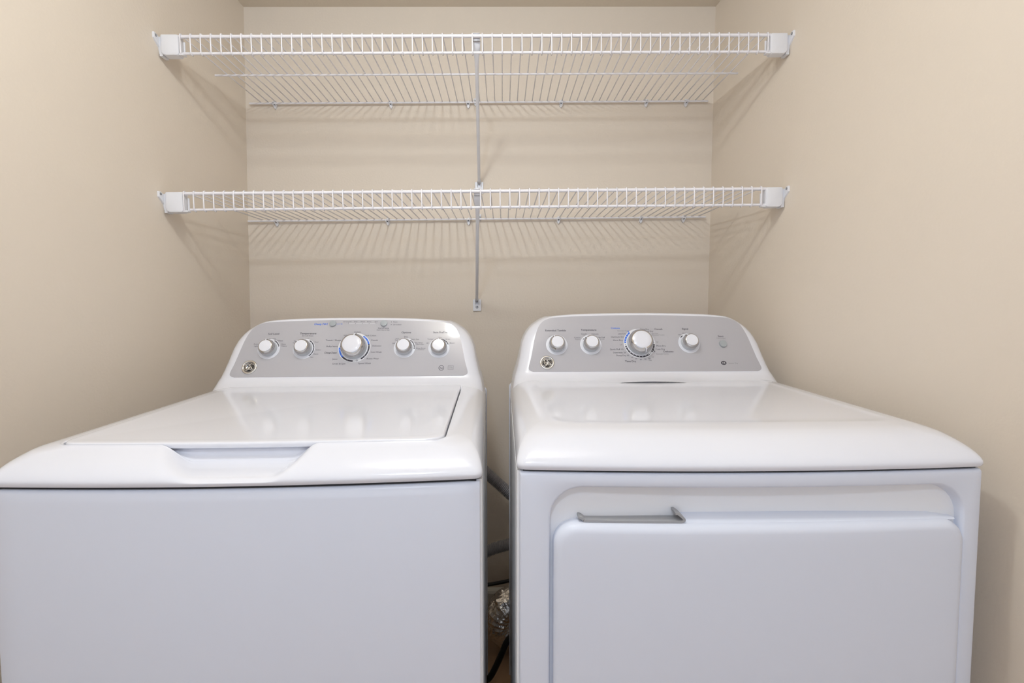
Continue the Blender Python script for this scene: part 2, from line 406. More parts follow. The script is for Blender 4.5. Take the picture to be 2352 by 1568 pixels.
shade_strip = MB(); shade_strip.loft([[(x*0.985, bow(x, 0)+0.008, z) for x in xs] for z in (SZ-0.012, SZ+0.004)], False); shade_strip.loft([[(x*0.985, bow(x, 0)+0.008+k, SZ-0.0025) for x in xs] for k in (0, 0.03)], False)
shade_strip.done('seam_shade_strip', M['dark'], wr)  # dark strip standing in for the shade inside the top seam
def scoop_w(x, z):
    a0, a1 = -0.130, -0.080; c0, c1 = 0.100, 0.055
    k = max(0, min(1, (0.046-z)/0.034)); a0 += 0.035*k; a1 += 0.030*k; c0 -= 0.030*k; c1 -= 0.012*k
    return sstep(a0, a1, x)*(1-sstep(c1, c0, x))
scoop_z = [(-.002,.007),(.004,.0115),(.013,.0132),(.024,.0146),(.035,.0158),(.041,.0172),(.046,.0185),(.049,.0195),(.053,.021),(.0575,.0255),(.0625,.037)]
T = rails('w')[:-1]+[(.041,.027,.0,.040,.002,.0420),(.0460,.040,.06,.046,.01,.0450),(.0480,.0545,.088,.026,.01,.0466),(.0490,.0575,.092,.024,.01,.0462),(.0500,.058,.0925,.023,.01,.044),(.0515,.0585,.093,.023,.01,.030),(.054,.0586,.093,.023,.01,.0205),(.0585,.0587,.093,.023,.01,.014),(.0625,.0588,.0931,.023,.01,.012)]
R = interp_rings(T, 3)
tp = MB(); RR = []
for f, s, re, rc, rr, z in R:
    pts = []
    for (x, y) in ring(f, s, re, rc, rr, 120):
        zb = z
        if f > .0491 and y < .085: zb = max(z, .0375)
        zz = zb
        if y < 0.09:
            w = scoop_w(x, z if f < .048 else .046); zs_ = interp(scoop_z, f)
            if zs_ < zb or f > .0499: zz = zb+(zs_-zb)*w
        pts.append((x, bow(x, y), SZ+zz))
    RR.append(pts)
tp.loft(RR, True, False, True)
tp.done('top_frame', M['enamel'], wr, auto=1.3)
# lid
LT = [(.0530,.061,.096,.022,.008,.0395),(.0515,.0595,.0945,.024,.009,.0405),(.0512,.0592,.0942,.024,.009,.0425),(.0515,.0600,.0946,.024,.009,.0465),(.0540,.0620,.0965,.023,.008,.0484),(.062,.070,.104,.020,.006,.0488),
      (.070,.078,.112,.016,.005,.0486)]
ld = MB(); LR = []
for f, s, re, rc, rr, z in interp_rings(LT, 3): LR.append([(x-0.0008, bow(x, y), SZ+z) for x, y in ring(f, s, re, rc, rr, 120)])
ld.loft(LR, True, True, True)
lid = ld.done('lid', M['enamel'], wr, auto=1.2)
for sx in (-1, 1):
    hg = MB(); hg.tube([(sx*(HW-0.060), 0.566, SZ+0.0485), (sx*(HW-0.069), 0.566, SZ+0.0485)], 0.0028, 12); hg.done('hinge_pin', M['dark'], lid, auto=0.8)

# --- console shared by the two machines
VD = Vector((0, .4545, .891)); ND = Vector((0, -.891, .4545))
def P(u, v, h, o): return Vector((u, .535+G['yo'], SZ+.063+o))+VD*v+ND*h
HWT = [(-.035,.339),(-.026,.3375),(-.018,.335),(-.008,.3315),(.01,.326),(.04,.3195),(.08,.3125),(.107,.304),(.125,.2945),(.138,.284),(.148,.272),(.156,.261),(.1625,.244)]
def console(root, o, sag):
    rows = []
    SH = [(0, .006), (.0002, .011), (.002, .018), (.0055, .026), (.011, .033), (.018, .039), (.027, .043), (.04, .0455), (.055, .047)]
    base = [(.478, .0385+.0, -.035), (.499, .0435, -.030), (.512, .0475+o*.3, -.024), (.523, .053+o*.6, -.016), (.5305, .0585+o*.9, -.008)]
    R_ = 0.030
    def row(y, z, hwid, flat=0.0, rnd=1.0, crown=0.0, lift=0.0, fol=0.0, rise=0.0):
        pts = []; nx = 40
        for i in range(nx+1):
            s = -1+2*i/nx
            x = s*hwid
            q = max(0, (abs(x)-(hwid-R_))/R_)
            pts.append((x, y, z, q))
        # finer rounding columns at both ends
        cols = [(-1, a) for a in (90, 75, 60, 45, 30, 15)]+[(0, i) for i in range(41)]+[(1, a) for a in (15, 30, 45, 60, 75, 90)]
        out = [(-hwid, YR+0.018, z)]
        for sd, a in cols:
            if sd == 0:
                x = (hwid-R_)*(-1+2*a/40.0); dy = 0
            else:
                x = sd*(hwid-R_+R_*math.sin(math.radians(a))); dy = R_*(1-math.cos(math.radians(a)))*rnd
            dv = -crown*(x/0.25)**2
            yy = y+dy; zz = z
            yy += dv*.4545; zz += dv*.891
            zz += lift*max(0, 1-(x/0.16)**2)
            zz -= rise*(abs(x)/hwid)**6
            zz += fol*(interp(SH, HW-abs(x))-.047)
            out.append((x, min(yy, YR+G['yo']+0.017), SZ+zz))
        out = [(-hwid, YR+G['yo']+0.017, out[1][2])]+out[1:]+[(hwid, YR+G['yo']+0.017, out[-1][2])]
        return out
    for k, (y, z, v) in enumerate(base): rows.append(row(y+G['yo'], z, interp(HWT, v), rnd=0.9, lift=sag*(1-k/5), fol=(1.0, .9, .7, .45, .2)[k]))
    for v in (.0, .006, .02, .04, .06, .08, .10, .115, .128, .138, .146, .152, .158, .1625):
        p = P(0, v, 0, o); rows.append(row(p.y, p.z-SZ, interp(HWT, v), crown=0.0060*sstep(.08, .16, v)))
    p = P(0, .1625, 0, o)
    for dy, dz, hw_ in ((.0016, .0022, .244), (.005, .0040, .244), (.010, .0046, .244), (.025, .0040, .244), (.045, 0.0, .244), (.060, -.006, .244)):
        rows.append(row(p.y+dy, p.z-SZ+dz, hw_, crown=.0060, rnd=0.9, rise=max(0, dz)+.0005))
    mb = MB(); mb.loft(rows, False)
    n = len(rows[0]); mb.f.append(tuple(k*n for k in range(len(rows)))+tuple((len(rows)-1)*n+i for i in range(1, n))+tuple(k*n+n-1 for k in range(len(rows)-2, -1, -1)))
    return mb.done('control_console', M['plastic'], root, auto=1.0)
def outline(lv):
    # panel outline in (u, v)
    right = [(.286, .0035), (.2935, .0065), (.2975, .014), (.291, .040), (.285, .070), (.2795, .097), (.2735, .117), (.266, .133), (.256, .1440), (.243, .1505), (.2256, .1545)]
    top = [(.18, .1575), (.12, .1595), (.06, .1608), (0, .1612)]
    h = smooth_path([(u, v, 0) for u, v in right+top], 4)
    h = [(p.x, p.y) for p in h]
    return h+[(-u, v) for u, v in reversed(h[:-1])]
def face_fr(o): return lambda x, y, h: P(x, y, h, o)
def panel(console_o, o):
    ol = outline(o)
    mb = MB(); c = (0, .08)
    sh = [(c[0]+(u-c[0])*0.998, c[1]+(v-c[1])*0.994) for u, v in ol]
    mb.prism(ol, face_fr(o), -.0004, .0008); n = len(ol)
    return mb.done('control_panel', M['silver'], console_o, smooth=False)
def text_mesh(mb_by, t, u, v, size, key, o, align='CENTER', scale=None, h=0.00105, shear=0.0, sx=1.0):
    c = bpy.data.curves.new('t', 'FONT'); c.body = t; c.size = size; c.align_x = align; c.align_y = 'CENTER'; c.resolution_u = 2; c.shear = shear
    ob = bpy.data.objects.new('t', c); col.objects.link(ob)
    dg = bpy.context.evaluated_depsgraph_get(); me = ob.evaluated_get(dg).to_mesh()
    pts = [Vector(P(u+vv.co.x*sx, v+vv.co.y, h, o)) for vv in me.vertices]
    mb_by[key].add(pts, [tuple(p.vertices) for p in me.polygons])
    ob.to_mesh_clear(); bpy.data.objects.remove(ob); bpy.data.curves.remove(c)
def arc(mb, cu, cv, r, w, a0, a1, o, h=0.0014):
    n = max(2, int(abs(a1-a0)/6)); A = [math.radians(a0+(a1-a0)*k/n) for k in range(n+1)]
    mb.loft([[P(cu+rr*math.cos(a), cv+rr*math.sin(a), h, o) for a in A] for rr in (r-w/2, r+w/2)], False)
def disc(mb, cu, cv, r, o, h0, h1, n=20, rx=1.0):
    mb.prism([(cu+r*rx*math.cos(2*PI*k/n), cv+r*math.sin(2*PI*k/n)) for k in range(n)], face_fr(o), h0, h1)
INK = {'k': 'ink', 'K': 'ink', 'g': 'inkg', 'b': 'inkb', 'w': 'inkw'}
def print_all(root, tab, o, extra, centres):
    # one lettering part for each control it belongs to
    sets = [dict((k, MB()) for k in ('k', 'g', 'b', 'w')) for _ in centres]
    def near(u, v): return min(range(len(centres)), key=lambda i: math.hypot(u-centres[i][0], (v-centres[i][1])))
    for t, u, v, s, c in tab:
        by = sets[near(u, v)]; s_ = s/895.0*0.90
        key = 'k' if c == 'K' else c
        text_mesh(by, t, u, v, s_, key, o, h=0.0017 if c == 'w' else 0.00105, sx=1.06)
        if s >= 6.4 and c in 'kKb':       # bolder headings
            text_mesh(by, t, u+0.00022, v+0.0001, s_, key, o, h=0.0017 if c == 'w' else 0.00106, sx=1.06)
    class Near:
        def __init__(s, k): s.k = k
        def pick(s, p):
            q = p-P(0, 0, 0, o); return sets[near(q.x, q.dot(VD))][s.k]
        def add(s, vs, fs):
            c = Vector((0, 0, 0))
            for x in vs: c += Vector(x)
            s.pick(c/len(vs)).add(vs, fs)
        def loft(s, rings, *a):
            pts = [Vector(x) for r in rings for x in r]; c = Vector((0, 0, 0))
            for x in pts: c += x
            s.pick(c/len(pts)).loft(rings, *a)
        def prism(s, poly, fr, h0, h1):
            c = Vector((0, 0, 0)); 
            for x, y in poly: c += fr(x, y, h0)
            s.pick(c/len(poly)).prism(poly, fr, h0, h1)
    extra(dict((k, Near(k)) for k in ('k', 'g', 'b', 'w')))
    for by in sets:
        V = []; F = []; FM = []; mats = []
        for i, k in enumerate(('k', 'g', 'b', 'w')):
            n = len(V); V += by[k].v; F += [tuple(a+n for a in f) for f in by[k].f]; FM += [i]*len(by[k].f); mats.append(M[INK[k]])
        if not V: continue
        me = bpy.data.meshes.new('printed_lettering'); me.from_pydata([tuple(v) for v in V], [], F)
        for mm in mats: me.materials.append(mm)
        for p, i in zip(me.polygons, FM): p.material_index = i
        ob = bpy.data.objects.new('printed_lettering', me); col.objects.link(ob); ob.parent = root
def knob(root, u, v, o, big, ang, label=None):
    fr0 = lambda x, y, h: P(u+x, v+y, h, o)
    k = empty_part = None
    if big: rb, rs, rc, rt, rcap, H = .0415, .0310, .0318, .0258, .0236, .030
    else: rb, rs, rc, rt, rcap, H = .0280, .0202, .0206, .0168, .0153, .0250
    prof = [(rs*1.04, .0008), (rs*1.03, .003), (rs*.985, H*.30), (rs*.97, H*.52), (rs*.9, H*.55)]
    kb = MB().lathe(prof, fr0, 48).done('selector_knob', M['skirt'], root, auto=0.8)
    if label: kb['label'] = label
    # white dial ring, slightly domed, behind the knob
    MB().lathe([(rb, .0006), (rb*.99, .0011), (rb*.96, .0013), (rs*1.0, .0013)], fr0, 56).done('dial_ring', M['ring'], kb, auto=1)
    MB().lathe([(rc*.97, H*.50), (rc, H*.56), (rc*.995, H*.66), (rt*1.04, H*.90), (rt, H*.965), (rcap, H*.985), (rcap, H*.9)], fr0, 56).done('chrome_collar', M['chrome'], kb, auto=0.9)
    cp = MB().lathe([(rcap*.998, H*.93), (rcap*.998, H*.985), (rcap*.97, H*1.005), (rcap*.5, H*1.012), (0.0, H*1.014)], fr0, 48)
    a = math.radians(ang); ca, sa = math.cos(a), math.sin(a); w = .0016 if big else .0011
    def q(r, s_, h): return fr0(r*ca-s_*sa, r*sa+s_*ca, h)
    z = [(rcap*.95, H*1.006), (rt*1.02, H*.985), (rt*1.07, H*.90), (rc*1.012, H*.66), (rc*1.015, H*.54)]
    cp.loft([[q(r, -w, h), q(r, w, h)] for r, h in z], False)
    cp.loft([[q(r+.0006, -w, h+.0004), q(r+.0006, w, h+.0004)] for r, h in z], False)
    cp.done('knob_cap', M['plastic'], kb, auto=0.8)
    return kb
def push_button(root, u, v, r, o, parent):
    fr0 = lambda x, y, h: P(u+x, v+y, h, o)
    b = MB().lathe([(r, .0005), (r, .0042), (r*.94, .0052), (r*.6, .0056), (0, .0057)], fr0, 32).done('push_button', M['button'], parent, auto=0.8)
    return b
def badge(parent, u, v, o, r):
    fr0 = lambda x, y, h: P(u+x, v+y, h, o)
    b = MB().lathe([(r, .0006), (r*1.0, .0022), (r*.95, .0034), (r*.84, .0038), (r*.78, .0034), (r*.76, .0028)], fr0, 48).done('round_badge', M['badge'], parent, auto=0.8)
    b['label'] = 'silver round badge with black centre and curled letters'
    MB().lathe([(r*.77, .0024), (r*.77, .0029), (0, .0029)], fr0, 40).done('badge_field', M['ink'], b, auto=0.8)
    mg = MB(); by = {'w': mg}
    s = r*1.15
    # interlaced script letters and the four swirls around them
    def stroke(pts, w):
        pp = smooth_path([(a, c, 0) for a, c in pts], 6)
        mg.tube([P(u+q.x*r, v+q.y*r, .0031, o) for q in pp], w*r, 6)
    stroke([(-.02, .30), (-.18, .44), (-.36, .34), (-.40, .05), (-.30, -.30), (-.12, -.34), (-.02, -.16), (-.10, .0), (-.24, -.02)], .045)
    stroke([(-.02, -.16), (-.04, -.40), (-.20, -.46)], .035)
    stroke([(.40, .34), (.26, .46), (.08, .36), (.08, .16), (.24, .06), (.10, -.02), (.04, -.22), (.16, -.38), (.34, -.34), (.42, -.18), (.30, -.06), (.24, -.18)], .045)
    for k in range(4):
        a = PI/4+k*PI/2
        def rot(x, y, a=a): return (x*math.cos(a)-y*math.sin(a), x*math.sin(a)+y*math.cos(a))
        stroke([rot(.62, -.16), rot(.68, .02), rot(.60, .18), rot(.50, .12), rot(.54, .04)], .030)
    mg.lathe([(r*.71, .0029), (r*.71, .0033), (r*.68, .0033), (r*.68, .0029)], fr0, 40)
    mg.done('badge_monogram', M['badge'], b)
WASHER_PRINT = [('Soil Level', -0.2079, 0.1213, 7, 'k'),('Normal', -0.2088, 0.1072, 5, 'k'),('Heavy', -0.188, 0.1022, 5, 'k'),('Extra', -0.1775, 0.0923, 5, 'k'),('Heavy', -0.1756, 0.0872, 5, 'k'),('Extra', -0.2476, 0.0928, 5, 'k'),('Light', -0.2466, 0.0872, 5, 'k'),('Temperature', -0.1198, 0.1221, 7.4, 'k'),('All Cold Rinses', -0.12, 0.1155, 4.4, 'k'),('Cold', -0.1211, 0.1079, 4.5, 'g'),('Cool', -0.0952, 0.0979, 4.5, 'k'),('Colors', -0.0872, 0.076, 4.5, 'k'),('Warm', -0.0923, 0.0644, 4.5, 'k'),('Hot', -0.1015, 0.0557, 4.5, 'k'),('Tap', -0.1501, 0.1007, 4.5, 'k'),('Cold', -0.1504, 0.0958, 4.5, 'k'),('Deep Fill', -0.0925, 0.1489, 8, 'b'),('Sensing Fill', -0.0225, 0.1558, 4.6, 'k'),('Soak', -0.0008, 0.1558, 4.8, 'k'),('Wash', 0.0175, 0.1557, 4.8, 'k'),('Rinse', 0.0346, 0.1556, 4.8, 'k'),('Spin', 0.053, 0.1555, 4.8, 'k'),('Start/Pause', 0.0737, 0.1368, 6, 'k'),('Hold 3 Secs to Stop', 0.0733, 0.1314, 3.9, 'k'),('Pause', 0.1035, 0.1547, 4.6, 'k'),('Lid Locked', 0.1087, 0.1469, 4.6, 'k'),('Colors', 0.0073, 0.1258, 5.8, 'k'),('Normal', 0.0074, 0.1211, 4, 'g'),('Whites', -0.0191, 0.116, 5.6, 'k'),('Dark Colors', 0.0418, 0.1156, 5.6, 'k'),('Towels / Sheets', -0.0523, 0.1026, 5.8, 'k'),('Casuals', 0.0532, 0.1024, 5.6, 'k'),('Bulky Items', -0.0536, 0.0855, 5.8, 'k'),('Delicates', 0.0608, 0.0864, 5.8, 'k'),('DeepClean', -0.0551, 0.0677, 6.4, 'k'),('Cold Wash', 0.0607, 0.0689, 5.8, 'k'),('Jeans', -0.042, 0.0505, 5.8, 'k'),('Active Wear', 0.0534, 0.0509, 5.8, 'k'),('Drain & Spin', -0.0301, 0.0377, 6, 'k'),('Speed Wash', 0.0342, 0.0383, 6, 'k'),('Options', 0.1343, 0.1239, 7.2, 'k'),('Off', 0.1031, 0.093, 4.8, 'k'),('Auto', 0.1123, 0.1065, 4.4, 'k'),('Soak', 0.1107, 0.1025, 4.4, 'k'),('Extra', 0.1344, 0.1126, 4.2, 'k'),('Rinse', 0.1347, 0.1086, 4.2, 'k'),('Extra Spin', 0.1589, 0.1043, 4.8, 'k'),('Ext. Rinse', 0.169, 0.0945, 4.8, 'k'),('+Extra Spin', 0.1718, 0.0902, 4.4, 'k'),('Deep Rinse', 0.1748, 0.0791, 4.9, 'k'),('w/ softener', 0.1757, 0.0752, 3.6, 'k'),('Stain PreTreat', 0.2258, 0.1238, 6.8, 'k'),('Off', 0.1909, 0.0932, 4.6, 'k'),('Tomato', 0.1986, 0.1048, 4.6, 'k'),('Wine', 0.2229, 0.1096, 4.4, 'g'),('Blood', 0.2554, 0.0933, 4.8, 'k'),('Grass', 0.2441, 0.1045, 4.8, 'k'),('he', 0.23, 0.0242, 7.5, 'k'),]
DRYER_PRINT = [('Extended Tumble', -0.2247, 0.1165, 7.2, 'k'),('Off', -0.24, 0.0993, 4.8, 'g'),('Temperature', -0.1378, 0.118, 7.2, 'k'),('Casuals', -0.1509, 0.1066, 4.6, 'k'),('Low', -0.1512, 0.1024, 3.6, 'g'),('Delicates', -0.1218, 0.1065, 4.6, 'k'),('Cottons', -0.1687, 0.0962, 4.8, 'k'),('Regular', -0.1679, 0.0914, 4.2, 'g'),('Air Fluff', -0.1053, 0.0965, 4.8, 'k'),('No heat', -0.1052, 0.092, 4, 'g'),('Cottons', -0.067, 0.1232, 6.6, 'b'),('Extended Tumble', -0.0451, 0.1154, 4.4, 'g'),('Less Dry', -0.0507, 0.1071, 5.6, 'k'),('Optimum Dry', -0.0631, 0.098, 5.8, 'k'),('More Dry', -0.0634, 0.0885, 5.8, 'k'),('Off', -0.0567, 0.0759, 4.6, 'g'),('Quick Fluff 10', -0.0693, 0.0631, 5.8, 'k'),('Dewrinkle 20', -0.0628, 0.0541, 5.6, 'k'),('Damp Dry 30', -0.0551, 0.0463, 5.6, 'k'),('40', -0.031, 0.0409, 5, 'k'),('50', -0.0213, 0.0373, 5, 'k'),('60', -0.0096, 0.0351, 5, 'k'),('70', 0.0021, 0.0355, 5, 'k'),('80', 0.0131, 0.0381, 5, 'k'),('Min.', 0.015, 0.0331, 4.6, 'k'),('Off', 0.0219, 0.0415, 4.4, 'g'),('Time Dry', -0.0366, 0.0303, 6.8, 'K'),('Off', -0.0097, 0.1197, 4.4, 'g'),('More Dry', 0.0098, 0.1197, 5.6, 'k'),('Less Dry', 0.0218, 0.114, 5.6, 'k'),('Casuals', 0.0468, 0.1202, 6.6, 'K'),('Less Heat', 0.036, 0.1077, 4, 'g'),('Extended Tumble', 0.0446, 0.1034, 4.2, 'g'),('Off', 0.0385, 0.083, 4.6, 'g'),('More Dry', 0.0474, 0.0726, 5.6, 'k'),('Less Dry', 0.0455, 0.0635, 5.6, 'k'),('Delicates', 0.0646, 0.0568, 6.6, 'K'),('Extended Tumble', 0.0485, 0.0502, 4.2, 'g'),('Signal', 0.1174, 0.1206, 7.2, 'k'),('Off', 0.0998, 0.1039, 4.6, 'k'),('Medium', 0.116, 0.1082, 4.4, 'k'),('Start', 0.208, 0.0992, 7.2, 'k'),('Push to Start', 0.2086, 0.0938, 4.2, 'g'),('HE', 0.2027, 0.025, 6.2, 'w'),('Sensor Dry', 0.2272, 0.0244, 5.0, 'g'),]
# --- washer console
wc = console(wr, .0025, 0.0)
wp = panel(wr, .0025)
def wextra(by):
    o = .0025; k, g, b, w = by['k'], by['g'], by['b'], by['w']
    r = .0374; cu, cv = .0035, .082
    arc(w, cu, cv, r, .0072, -148, 195, o, .0014)
    for a0, a1, c in ((14, 57, b), (-57, 14, k), (-136, -90, k), (-180, -136, b)): arc(c, cu, cv, r, .0040, a0, a1, o, .0017)
    for a in (48, 28, 7, -16, -40, -112, -146, -170): disc(w, cu+r*math.cos(math.radians(a)), cv+r*math.sin(math.radians(a)), .0008, o, .0016, .0020, 10)
    a = math.radians(-74); arc(k, cu+r*math.cos(a), cv+r*math.sin(a), .0018, .0007, 0, 360, o, .0017)
    for (u, v, segs) in ((-.2131, .0793, ((15, 64),)), (-.1247, .0793, ((-52, 62),)), (.1326, .0806, ((-8, 57),)), (.2222, .08, ((22, 78),))):
        for a0, a1 in segs:
            arc(k, u, v, 0.0252, .0024, a0, a1, o, .0017)
            for q in range(3):
                a = math.radians(a0+(a1-a0)*(q+.5)/3); disc(w, u+0.0252*math.cos(a), v+0.0252*math.sin(a), .0006, o, .0016, .0020, 8)
    w.add([P(a, b_, .0010, o) for a, b_ in ((-.0188, .1494), (.053, .1492), (.053, .1500), (-.0188, .1502))], [(0, 1, 2, 3)])
    for q in range(5): disc(k, -.0188+.01795*q, .1498, .0008, o, .0009, .0012, 10)
    disc(k, .0932, .1547, .0009, o, .0009, .0012, 10); disc(k, .0932, .1468, .0009, o, .0009, .0012, 10)
    b.add([P(a, b_, .0010, o) for a, b_ in ((-.050, .1487), (-.037, .1489), (-.037, .1495), (-.050, .1493))], [(0, 1, 2, 3)]); disc(b, -.0360, .1492, .0012, o, .0009, .0012, 10)
    for q in range(3): b.add([P(a, b_, .0010, o) for a, b_ in ((-.0755, .1465+.0022*q), (-.0735, .1465+.0022*q), (-.0735, .1478+.0022*q), (-.0755, .1478+.0022*q))], [(0, 1, 2, 3)])
    arc(k, .2300, .0246, .0064, .0012, 0, 360, o, .0010)
    x0, x1, y0, y1 = .2468, .2610, .0196, .0308
    for a, c_, d, e in ((x0, y0, x1, y0+.0006), (x0, y1-.0006, x1, y1), (x0, y0, x0+.0006, y1), (x1-.0006, y0, x1, y1), (x0, .0226, x1, .0230)):
        g.add([P(a, c_, .0010, o), P(d, c_, .0010, o), P(d, e, .0010, o), P(a, e, .0010, o)], [(0, 1, 2, 3)])
    text_mesh(by, 'energy', .2539, .0262, .0040, 'g', o)
    arc(g, .2520, .0236, .0055, .0004, 35, 145, o, .0010)
print_all(wp, WASHER_PRINT, .0025, wextra, [(-.2131, .0793), (-.1247, .0793), (.0035, .082), (.1326, .0806), (.2222, .085), (-.07, .175), (.02, .18), (.0740, .16), (.1, .175), (.228, .0246), (.2539, .0246)])
for u, v, ang, lb in ((-.2131, .0793, 92, 'leftmost knob, set to Normal soil level'), (-.1247, .0793, 130, None), (.1326, .0806, 140, None), (.2222, .08, 88, None)): knob(wr, u, v, .0025, False, ang, lb)
knob(wr, .0035, .082, .0025, True, 80, 'large cycle dial with blue and black arcs')
push_button(wr, -.0593, .1500, .0088, .0025, wr); push_button(wr, .0740, .1501, .0088, .0025, wr)
badge(wr, -.2521, .0298, .0025, .0185)

# --- dryer
G['yo'] = 0.0
dr_, dm = machine('clothes_dryer', (0.0736, -1.0208, 0.8791), -0.0003, 0.0113, 'L',
    'white front-loading clothes dryer with large square door, right of the washer', 'dryer')
cabinet(dr_, dm)
T = rails('d')+[(.060,.038,.02,.042,.004,.0460),(.078,.050,.05,.040,.006,.0472),(.088,.056,.08,.038,.008,.0476),(.095,.061,.09,.036,.008,.0476),(.106,.068,.095,.034,.008,.0469),(.118,.075,.10,.032,.008,.0465),(.14,.10,.11,.02,.006,.0464)]
tp = MB(); tp.loft([[(x, bow(x, y), SZ+z) for x, y in ring(f, s, re, rc, rr, 72)] for f, s, re, rc, rr, z in interp_rings(T, 3)], True, False, True)
tp.done('top_cover', M['enamel'], dr_, auto=1.2)
shade_strip = MB(); shade_strip.loft([[(x*0.985, bow(x, 0)+0.008, z) for x in xs] for z in (SZ-0.012, SZ+0.004)], False); shade_strip.loft([[(x*0.985, bow(x, 0)+0.008+k, SZ-0.0025) for x in xs] for k in (0, 0.03)], False)
shade_strip.done('seam_shade_strip', M['dark'], dr_)  # same dark strip, seam shade as colour
# front panel with a rounded recess for the door
def rr_pts(x0, x1, z0, z1, r, n=8, m_=14):
    out = []
    cs = [(x1-r, z0+r, -PI/2), (x1-r, z1-r, 0), (x0+r, z1-r, PI/2), (x0+r, z0+r, PI)]
    for i, (cx, cz, a0) in enumerate(cs):
        for k in range(n+1): a = a0+PI/2*k/n; out.append((cx+r*math.cos(a), cz+r*math.sin(a)))
        nx, nz, na = cs[(i+1) % 4]; p = out[-1]; q = (nx+r*math.cos(na), nz+r*math.sin(na))
        for k in range(1, m_): out.append((p[0]+(q[0]-p[0])*k/m_, p[1]+(q[1]-p[1])*k/m_))
    return out
def frontring(x0, x1, z0, z1, r, d, bw=1.0):
    return [(x, bow(x, 0)*bw+d, z) for x, z in rr_pts(x0, x1, z0, z1, r)]
X0 = HW-0.004
Z1 = SZ-0.0025
rec = [(-X0+.0, X0, .06, Z1, .0015, .016), (-X0, X0, .06, Z1, .002, .006), (-X0+.0015, X0-.0015, .0615, Z1-.0015, .003, .0022), (-X0+.004, X0-.004, .064, Z1-.005, .004, .0010),
       (-.2985, .3140, .115, SZ-.0195, .050, .0010), (-.2970, .3125, .1165, SZ-.0210, .049, .0016), (-.2955, .3110, .118, SZ-.0228, .048, .0034), (-.2945, .3095, .119, SZ-.0246, .047, .008),
       (-.2915, .3050, .122, SZ-.0300, .045, .028), (-.2890, .3020, .125, SZ-.0345, .044, .046), (-.2850, .2980, .129, SZ-.040, .041, .053), (-.27, .285, .14, SZ-.055, .03, .0535)]
mb = MB(); mb.loft([frontring(*q) for q in rec], True, False, True)
mb.done('front_panel', M['frontw'], dr_, auto=0.9)
# door: rounded slab with a notch for the grip cut in the top edge
DX0, DX1, DZ0, DZ1 = -.2900, .3115, .135, SZ-.0745
NX0, NX1, ND_ = -.2500, -.1085, .0075
def door_ring(ins, d, notch, rex=0.0):
    pts = []
    for x, z in rr_pts(DX0+ins+rex, DX1-ins, DZ0+ins, DZ1-ins, max(.012, .034-ins), 8, 40):
        if z > DZ1-ins-.012 and notch > 0:
            w = sstep(NX0-.012, NX0+.012, x)*(1-sstep(NX1-.004, NX1+.004, x)); z -= notch*w
        pts.append((x, bow(x, 0)+d, z))
    return pts
dd = MB()
dd.loft([door_ring(.006, .046, .0), door_ring(.001, .040, .0), door_ring(0, .020, .0), door_ring(0, .006, .0), door_ring(.0012, .0010, .0), door_ring(.0042, -.0030, .0), door_ring(.0085, -.0055, .0), door_ring(.0130, -.0062, .0), door_ring(.03, -.0062, 0), door_ring(.06, -.0062, 0), door_ring(.10, -.0062, 0), door_ring(.15, -.0062, 0), door_ring(.20, -.0062, 0), door_ring(.25, -.0062, 0), door_ring(.284, -.0062, 0)], True, True, True)
door = dd.done('door', M['frontw'], dr_, auto=0.9)
# grey grip pocket set in the top edge of the door, open upward
gp = MB()
zt = DZ1+.0006
path = [(NX0-.012, zt+.0015), (NX0-.006, zt+.0010), (NX0+.002, zt-.004), (NX0+.010, zt-.0062), (NX1-.012, zt-.0062), (NX1-.004, zt-.0050), (NX1+.001, zt+.003), (NX1-.003, zt+.0105)]
# flat rim strip that follows the notch, standing just above the door top
def strip(pts, w, y0, y1):
    P_ = smooth_path([(x, 0, z) for x, z in pts], 5); rings = []
    for i, p in enumerate(P_):
        t = (P_[min(i+1, len(P_)-1)]-P_[max(i-1, 0)]).normalized(); n_ = Vector((-t.z, 0, t.x))
        a, c = p+n_*w/2, p-n_*w/2; yb = bow(p.x, 0)
        rings.append([(a.x, yb+y0, a.z), (a.x, yb+y1, a.z), (c.x, yb+y1, c.z), (c.x, yb+y0, c.z)])
    gp.loft(rings, True, True, True)
strip([(NX0-.004, zt+.0062), (NX0+.0005, zt+.0048), (NX0+.004, zt+.0022), (NX0+.010, zt+.0008), (-.18, zt+.0004), (NX1-.012, zt+.0006), (NX1+.002, zt+.0012), (NX1+.0055, zt+.0040), (NX1+.0015, zt+.0085), (NX1-.004, zt+.0128), (NX1-.0075, zt+.0128)], .0034, .003, .022)
g_ = gp.done('door_grip', M['grey'], door, auto=0.8); g_['label'] = 'grey grip in the top edge of the door'
# raised rear lip of the door right of the grip
lp_ = MB(); xs2 = [NX1+.004+(.300-NX1-.004)*k/24 for k in range(25)]
def lipz(x): return .0075*(1-sstep(.268, .302, x))
rings = []
for dy, dz in ((.004, -.002), (.0055, .0010), (.010, .0035), (.024, .0075), (.0275, .0070), (.029, .004), (.029, -.01)):
    rings.append([(x, bow(x, 0)+dy, DZ1+(dz if dz < 0 else dz*(lipz(x)/.0075))) for x in xs2])
lp_.loft(rings, False); lp_.done('door_top_lip', M['frontw'], door, auto=0.9)

